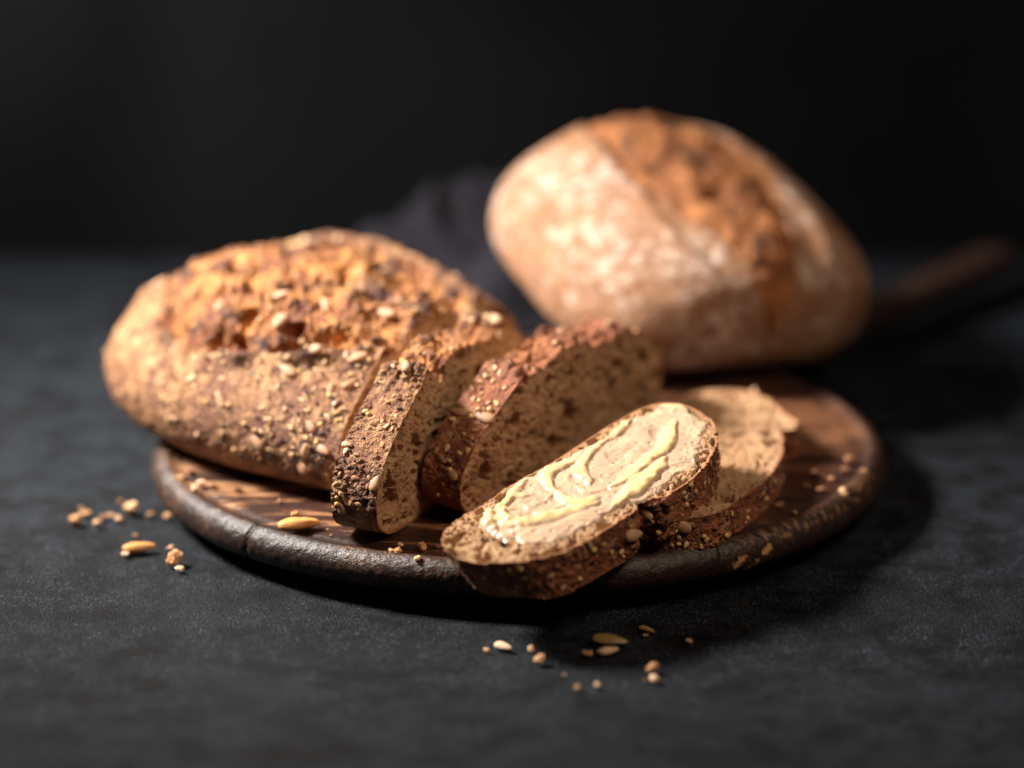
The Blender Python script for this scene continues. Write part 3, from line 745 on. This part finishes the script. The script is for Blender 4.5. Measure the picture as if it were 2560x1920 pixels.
# ------------------------------------------------------------------ crumpled cloth behind
def build_cloth():
    n, m = 190, 130
    X, Y = np.meshgrid(np.linspace(-105, 130, n), np.linspace(205, 350, m), indexing='ij')
    a = np.stack([X / 60, Y / 60, 0 * X], -1)
    warp = 18 * fbm(a, 2, 501)
    c1 = np.exp(-(((X - 25) / 62) ** 2 + ((Y - 322) / 34) ** 2)); c2 = np.exp(-(((X + 45) / 38) ** 2 + ((Y - 300) / 30) ** 2)); c3 = np.exp(-(((X - 5) / 30) ** 2 + ((Y - 240) / 22) ** 2)); c4 = np.exp(-(((X - 38) / 42) ** 2 + ((Y - 240) / 30) ** 2))
    folds = ridged(np.stack([(X + warp) / 34 + Y / 70, (Y + warp) / 60, 0 * X], -1), 2, 503)
    edge = sstep(-105, -80, X + 0.4 * warp) * sstep(205, 225, Y + 0.3 * warp) * sstep(350, 335, Y + 0.2 * warp) * sstep(130, 110, X)
    Z = 1.2 + edge * (40 * c1 + 22 * c2 + 14 * c3 + 34 * c4 + (4 + 9 * (c1 + c2 + c3)) * np.clip(folds + 0.2, 0, 1.2) + 2 * fbm(a * 3, 2, 505) + 2)
    V = np.stack([X + 0.25 * warp, Y + 6 * perlin(a * 1.7, 509), Z], -1)
    link('cloth_napkin', mesh_from('cloth_napkin', V * MM, grid_quads(n, m)), M_CLOTH,
         label='crumpled dark purple grey cloth napkin behind the floury loaf', category='napkin')
build_cloth()

# ------------------------------------------------------------------ loose crumbs and seeds
def crumb_mesh(name, mat, seed, lobes):
    rng = np.random.default_rng(seed)
    u = np.linspace(0, 2 * np.pi, 20, endpoint=False); v = np.linspace(0, np.pi, 13)
    Uu, Vv = np.meshgrid(u, v, indexing='ij')
    D = np.stack([np.sin(Vv) * np.cos(Uu), np.sin(Vv) * np.sin(Uu), -np.cos(Vv)], -1)
    cs = [np.array([0, 0, 0.0])] + [np.array([rng.uniform(-.45, .45), rng.uniform(-.25, .25), rng.uniform(-.05, .2)]) for _ in range(lobes - 1)]
    rs = [rng.uniform(.24, .34) for _ in cs]
    r = np.full(D.shape[:2], 0.12)
    for c, q in zip(cs, rs):                        # star-shaped union of the lobes seen from the middle
        b = D @ c; disc = b * b - (c @ c - q * q)
        r = np.maximum(r, np.where(disc > 0, b + np.sqrt(np.maximum(disc, 0)), 0))
    r = r * (1 + 0.40 * fbm(D * 2.6, 3, seed) + 0.28 * perlin(D * 6, seed + 5))
    P = D * r[..., None]
    ext = P[..., 0].max() - P[..., 0].min(); P = P / ext; P[..., 2] -= P[..., 2].min()
    P[..., 2] *= 0.8
    me = mesh_from(name, P * MM, grid_quads(20, 13, True), None, False); me.materials.append(mat); return me
CR = {k: [crumb_mesh('breadcrumb', m_, 600 + 10 * i + ord(k), 2 + i % 3) for i in range(4)] for k, m_ in (('c', M_CRUMBLET), ('d', M_CRUMBDIM), ('p', M_CRUMBPALE))}
def flat_seed(name, mat, l, w, h, p, rim=0.0):
    def f(u, v):
        x = -np.cos(v); ww = np.sin(v) ** 0.85 * (1 - p * x)
        z = np.sin(u); zz = np.sign(z) * np.abs(z) ** (1.0 + rim)
        D = np.stack([x * 2.2, np.cos(u) * 1.3, np.sin(u) * 1.3], -1); nz = 1 + 0.16 * fbm(D, 3, int(l * 7 + w * 100)) + 0.07 * np.cos(6 * u)
        return x * l / 2, ww * np.cos(u) * w / 2 * nz, ww * zz * h / 2 * nz * (1 + 0.18 * np.cos(2 * u + 0.6))
    me = blob_mesh(name, mat, f, 24, 16)
    return me
LOOSE = {'T': ('seed', flat_seed('seed', M_TOASTED, 1, .44, .30, .22)), 'S': ('sunflower_seed', flat_seed('loose_sunflower_seed', M_PALE, 1, .42, .34, .3)),
         'K': ('kernel', flat_seed('kernel', M_PALE, 1, .5, .36, .3)), 'P': ('pumpkin_seed', flat_seed('pumpkin_seed', M_PUMPKIN, 1, .5, .30, .28, .6)),
         'H': ('seed_husk', flat_seed('seed_husk', M_PUMPKIN, 1, .38, .22, .4, .4))}
YAW = {'T': 12, 'S': -32, 'K': 20, 'P': -12, 'H': -32}
CRUMBS = [
    (-170.4, -49.2, 0, 'c', 5.92, 'leftmost breadcrumb of all, golden, on the table left of the board', ''),
    (-167.3, -39.8, 0, 'c', 5.02, 'golden breadcrumb touching the leftmost one, second from the left', 'crumbs on the table left of the board'),
    (-170.5, -33.6, 0, 'd', 3.15, 'dim breadcrumb at the back of the three leftmost touching crumbs', 'crumbs on the table left of the board'),
    (-161.6, -50.9, 0, 'c', 3.73, 'small golden breadcrumb in the left scatter, nearer of the middle two', 'crumbs on the table left of the board'),
    (-160.5, -45.0, 0, 'd', 3.43, 'greyish breadcrumb in the left scatter, farther of the middle two', 'crumbs on the table left of the board'),
    (-157.7, -41.0, 0, 'c', 3.44, 'pale breadcrumb halfway along the left scatter, left of its twin', 'crumbs on the table left of the board'),
    (-154.2, -46.0, 0, 'c', 3.74, 'pale breadcrumb halfway along the left scatter, right of its twin', 'crumbs on the table left of the board'),
    (-155.8, -26.1, 0, 'd', 3.80, 'dim breadcrumb just behind and left of the largest golden one', 'crumbs on the table left of the board'),
    (-150.7, -36.4, 0, 'c', 6.60, 'largest golden breadcrumb in the scatter left of the board', ''),
    (-142.4, -39.9, 0, 'd', 3.13, 'dim brown breadcrumb between the left scatter and the board rim', ''),
    (-135.6, -43.5, 0, 'c', 4.21, 'round pale breadcrumb on the table touching the left rim of the board', ''),
    (-145.7, -62.8, 0, 'd', 2.76, 'small reddish breadcrumb just behind the orange seed on the left', ''),
    (-142.0, -78.9, 0, 'T', 10.90, 'plump glossy orange seed on the table left of the board', ''),
    (-147.1, -83.3, 0, 'p', 2.71, 'tiny pale crumb at the left tip of the orange seed', ''),
    (-130.9, -76.7, 0, 'p', 3.93, 'single pale crumb on the table between orange seed and board rim', ''),
    (-127.9, -93.5, 0, 'c', 6.86, 'golden hooked breadcrumb on the table below the board left rim', ''),
    (-124.2, -98.8, 0, 'p', 3.26, 'pale crumb touching the golden hooked breadcrumb', ''),
    (-130.1, -50.0, 1, 'c', 4.93, 'golden blurred breadcrumb nearest the left rim on the board', ''),
    (-125.3, -44.8, 1, 'd', 4.64, 'dim blurred breadcrumb on the board beneath the loaf left end', ''),
    (-120.5, -57.5, 1, 'p', 4.89, 'pale yellow crumb, upper of the touching pair on the board left', ''),
    (-121.9, -63.6, 1, 'p', 4.26, 'pale yellow crumb, lower of the touching pair on the board left', ''),
    (-116.1, -59.9, 1, 'd', 3.35, 'dim crumb just right of the pale pair on the board left', ''),
    (-105.9, -64.2, 1, 'd', 3.94, 'brownish crumb on the board under the middle of the loaf', ''),
    (-89.2, -75.2, 1, 'd', 2.70, 'tiny dim crumb on the board close under the loaf front', ''),
    (-82.8, -91.5, 1, 'c', 3.25, 'small golden crumb standing right behind the toasted seed on the board', ''),
    (-80.1, -105.1, 1, 'T', 13.46, 'long toasted seed lying on the board in front of the loaf', ''),
    (-69.8, -105.5, 1, 'c', 1.31, 'tiny crumb on the board between toasted seed and first slice, farther one', ''),
    (-68.2, -111.7, 1, 'c', 1.16, 'tiny crumb on the board between toasted seed and first slice, nearer one', ''),
    (-42.6, -122.4, 1, 'c', 2.58, 'small upright crumb behind the flat crumb below the first slice', ''),
    (-43.7, -130.1, 1, 'c', 5.70, 'flat ragged golden crumb on the board below the first slice', ''),
    (-34.3, -125.4, 1, 'c', 4.86, 'porous brown crumb on the board between first slice and buttered slice', ''),
    (-29.2, -123.8, 1, 'd', 2.86, 'brown crumb on the board touching the buttered slice left tip', ''),
    (-36.4, -136.6, 1, 'p', 2.83, 'pale flake near the board front rim left of the buttered slice', ''),
    (-11.4, -174.5, 0, 'c', 2.75, 'leftmost tiny crumb in the scatter in front of the board', ''),
    (-5.7, -172.1, 0, 'S', 6.61, 'pale sunflower seed lying on the table in front of the board', ''),
    (3.7, -175.2, 0, 'p', 3.43, 'pinkish rounded crumb right of the pale sunflower seed', ''),
    (6.4, -185.2, 0, 'c', 4.35, 'knobbly yellow crumb below the pinkish rounded crumb, front table', ''),
    (23.0, -178.5, 0, 'c', 4.25, 'two-lobed orange crumb just left of the seed pair in front', ''),
    (31.1, -167.7, 0, 'P', 11.08, 'greenish brown pumpkin seed on the table in front of the board', ''),
    (30.2, -176.3, 0, 'K', 6.87, 'peeled orange kernel lying against the pumpkin seed', ''),
    (44.3, -155.8, 0, 'H', 6.16, 'thin brown seed husk on the table right of the pumpkin seed', ''),
    (43.3, -160.8, 0, 'c', 2.37, 'small crumb tucked under the thin brown husk', ''),
    (58.3, -166.7, 0, 'c', 2.77, 'rightmost small crumb on the table in front of the board', ''),
    (43.6, -192.3, 0, 'c', 4.06, 'flat orange crumb, farther of the two below the husk', ''),
    (44.8, -200.5, 0, 'p', 3.36, 'round peach crumb, nearest of the two below the husk', ''),
    (41.6, -200.4, 0, 'd', 1.34, 'tiny dim speck of bread left of the round peach crumb', ''),
    (14.7, -195.1, 0, 'p', 1.48, 'tiny pale crumb alone below the knobbly yellow crumb', ''),
    (18.7, -207.0, 0, 'c', 2.13, 'blurred yellowish crumb nearest the camera on the front table', ''),
    (25.7, -204.8, 0, 'p', 2.27, 'blurred whitish crumb nearest the camera, right of a yellowish one', ''),
    (113.3, -45.0, 1, 'd', 4.02, 'farthest crumb in the blurred ring on the board right side', 'crumbs on the right side of the board'),  # dim colour of these right-hand crumbs stands in for shade
    (109.0, -59.5, 1, 'd', 3.66, 'leftmost crumb in the blurred ring on the board right side', 'crumbs on the right side of the board'),
    (119.4, -51.3, 1, 'd', 3.69, 'rightmost crumb in the blurred ring on the board right side', 'crumbs on the right side of the board'),
    (115.3, -63.5, 1, 'd', 3.34, 'nearest crumb in the blurred ring, its right one, on the board right', 'crumbs on the right side of the board'),
    (112.6, -63.7, 1, 'd', 2.73, 'nearest crumb in the blurred ring, its left one, on the board right', 'crumbs on the right side of the board'),
    (116.5, -47.7, 1, 'd', 2.77, 'small crumb inside the back of the blurred ring on the board right', 'crumbs on the right side of the board'),
    (122.2, -68.6, 1, 'c', 3.79, 'brightest round crumb on the right side of the board', ''),
    (128.9, -30.3, 1, 'd', 5.96, 'largest brown crumb near the far right rim of the board', ''),
    (124.9, -41.1, 1, 'd', 3.72, 'brown crumb just left below the largest brown crumb on the right', ''),
    (131.9, -43.1, 1, 'd', 4.03, 'brown crumb closest to the right rim of the board', ''),
    (96.9, -80.6, 1, 'd', 4.04, 'reddish crumb on the board right of the unbuttered slice', ''),
    (101.9, -88.7, 1, 'd', 2.67, 'small reddish crumb below right of the reddish crumb on the board', ''),
]
_r = random.Random(3)
for i, (x, y, onb, kind, size, lab, grp) in enumerate(CRUMBS):
    z = 18.15 if onb else -0.35
    if kind in LOOSE:
        nm, me = LOOSE[kind]; hh = {'T': .2, 'S': .17, 'K': .18, 'P': .15, 'H': .11}[kind] * size
        o = link(nm, me, label=lab, category='seed'); z += hh * 0.93; yaw = rad(YAW[kind] * 1.4); sc = size * 1.15
        rot = (rad(_r.uniform(-8, 8)), rad(_r.uniform(-3, 3)), yaw)
    else:
        o = link('breadcrumb', CR[kind][i % 4], label=lab, category='crumb'); sc = size * 0.9
        rot = (0, 0, _r.uniform(0, 6.28) if size < 5 else rad(_r.uniform(-30, 30)))
    if grp: o['group'] = grp
    o.location = (x * MM, y * MM, z * MM); o.rotation_euler = rot; o.scale = (sc, sc, sc)
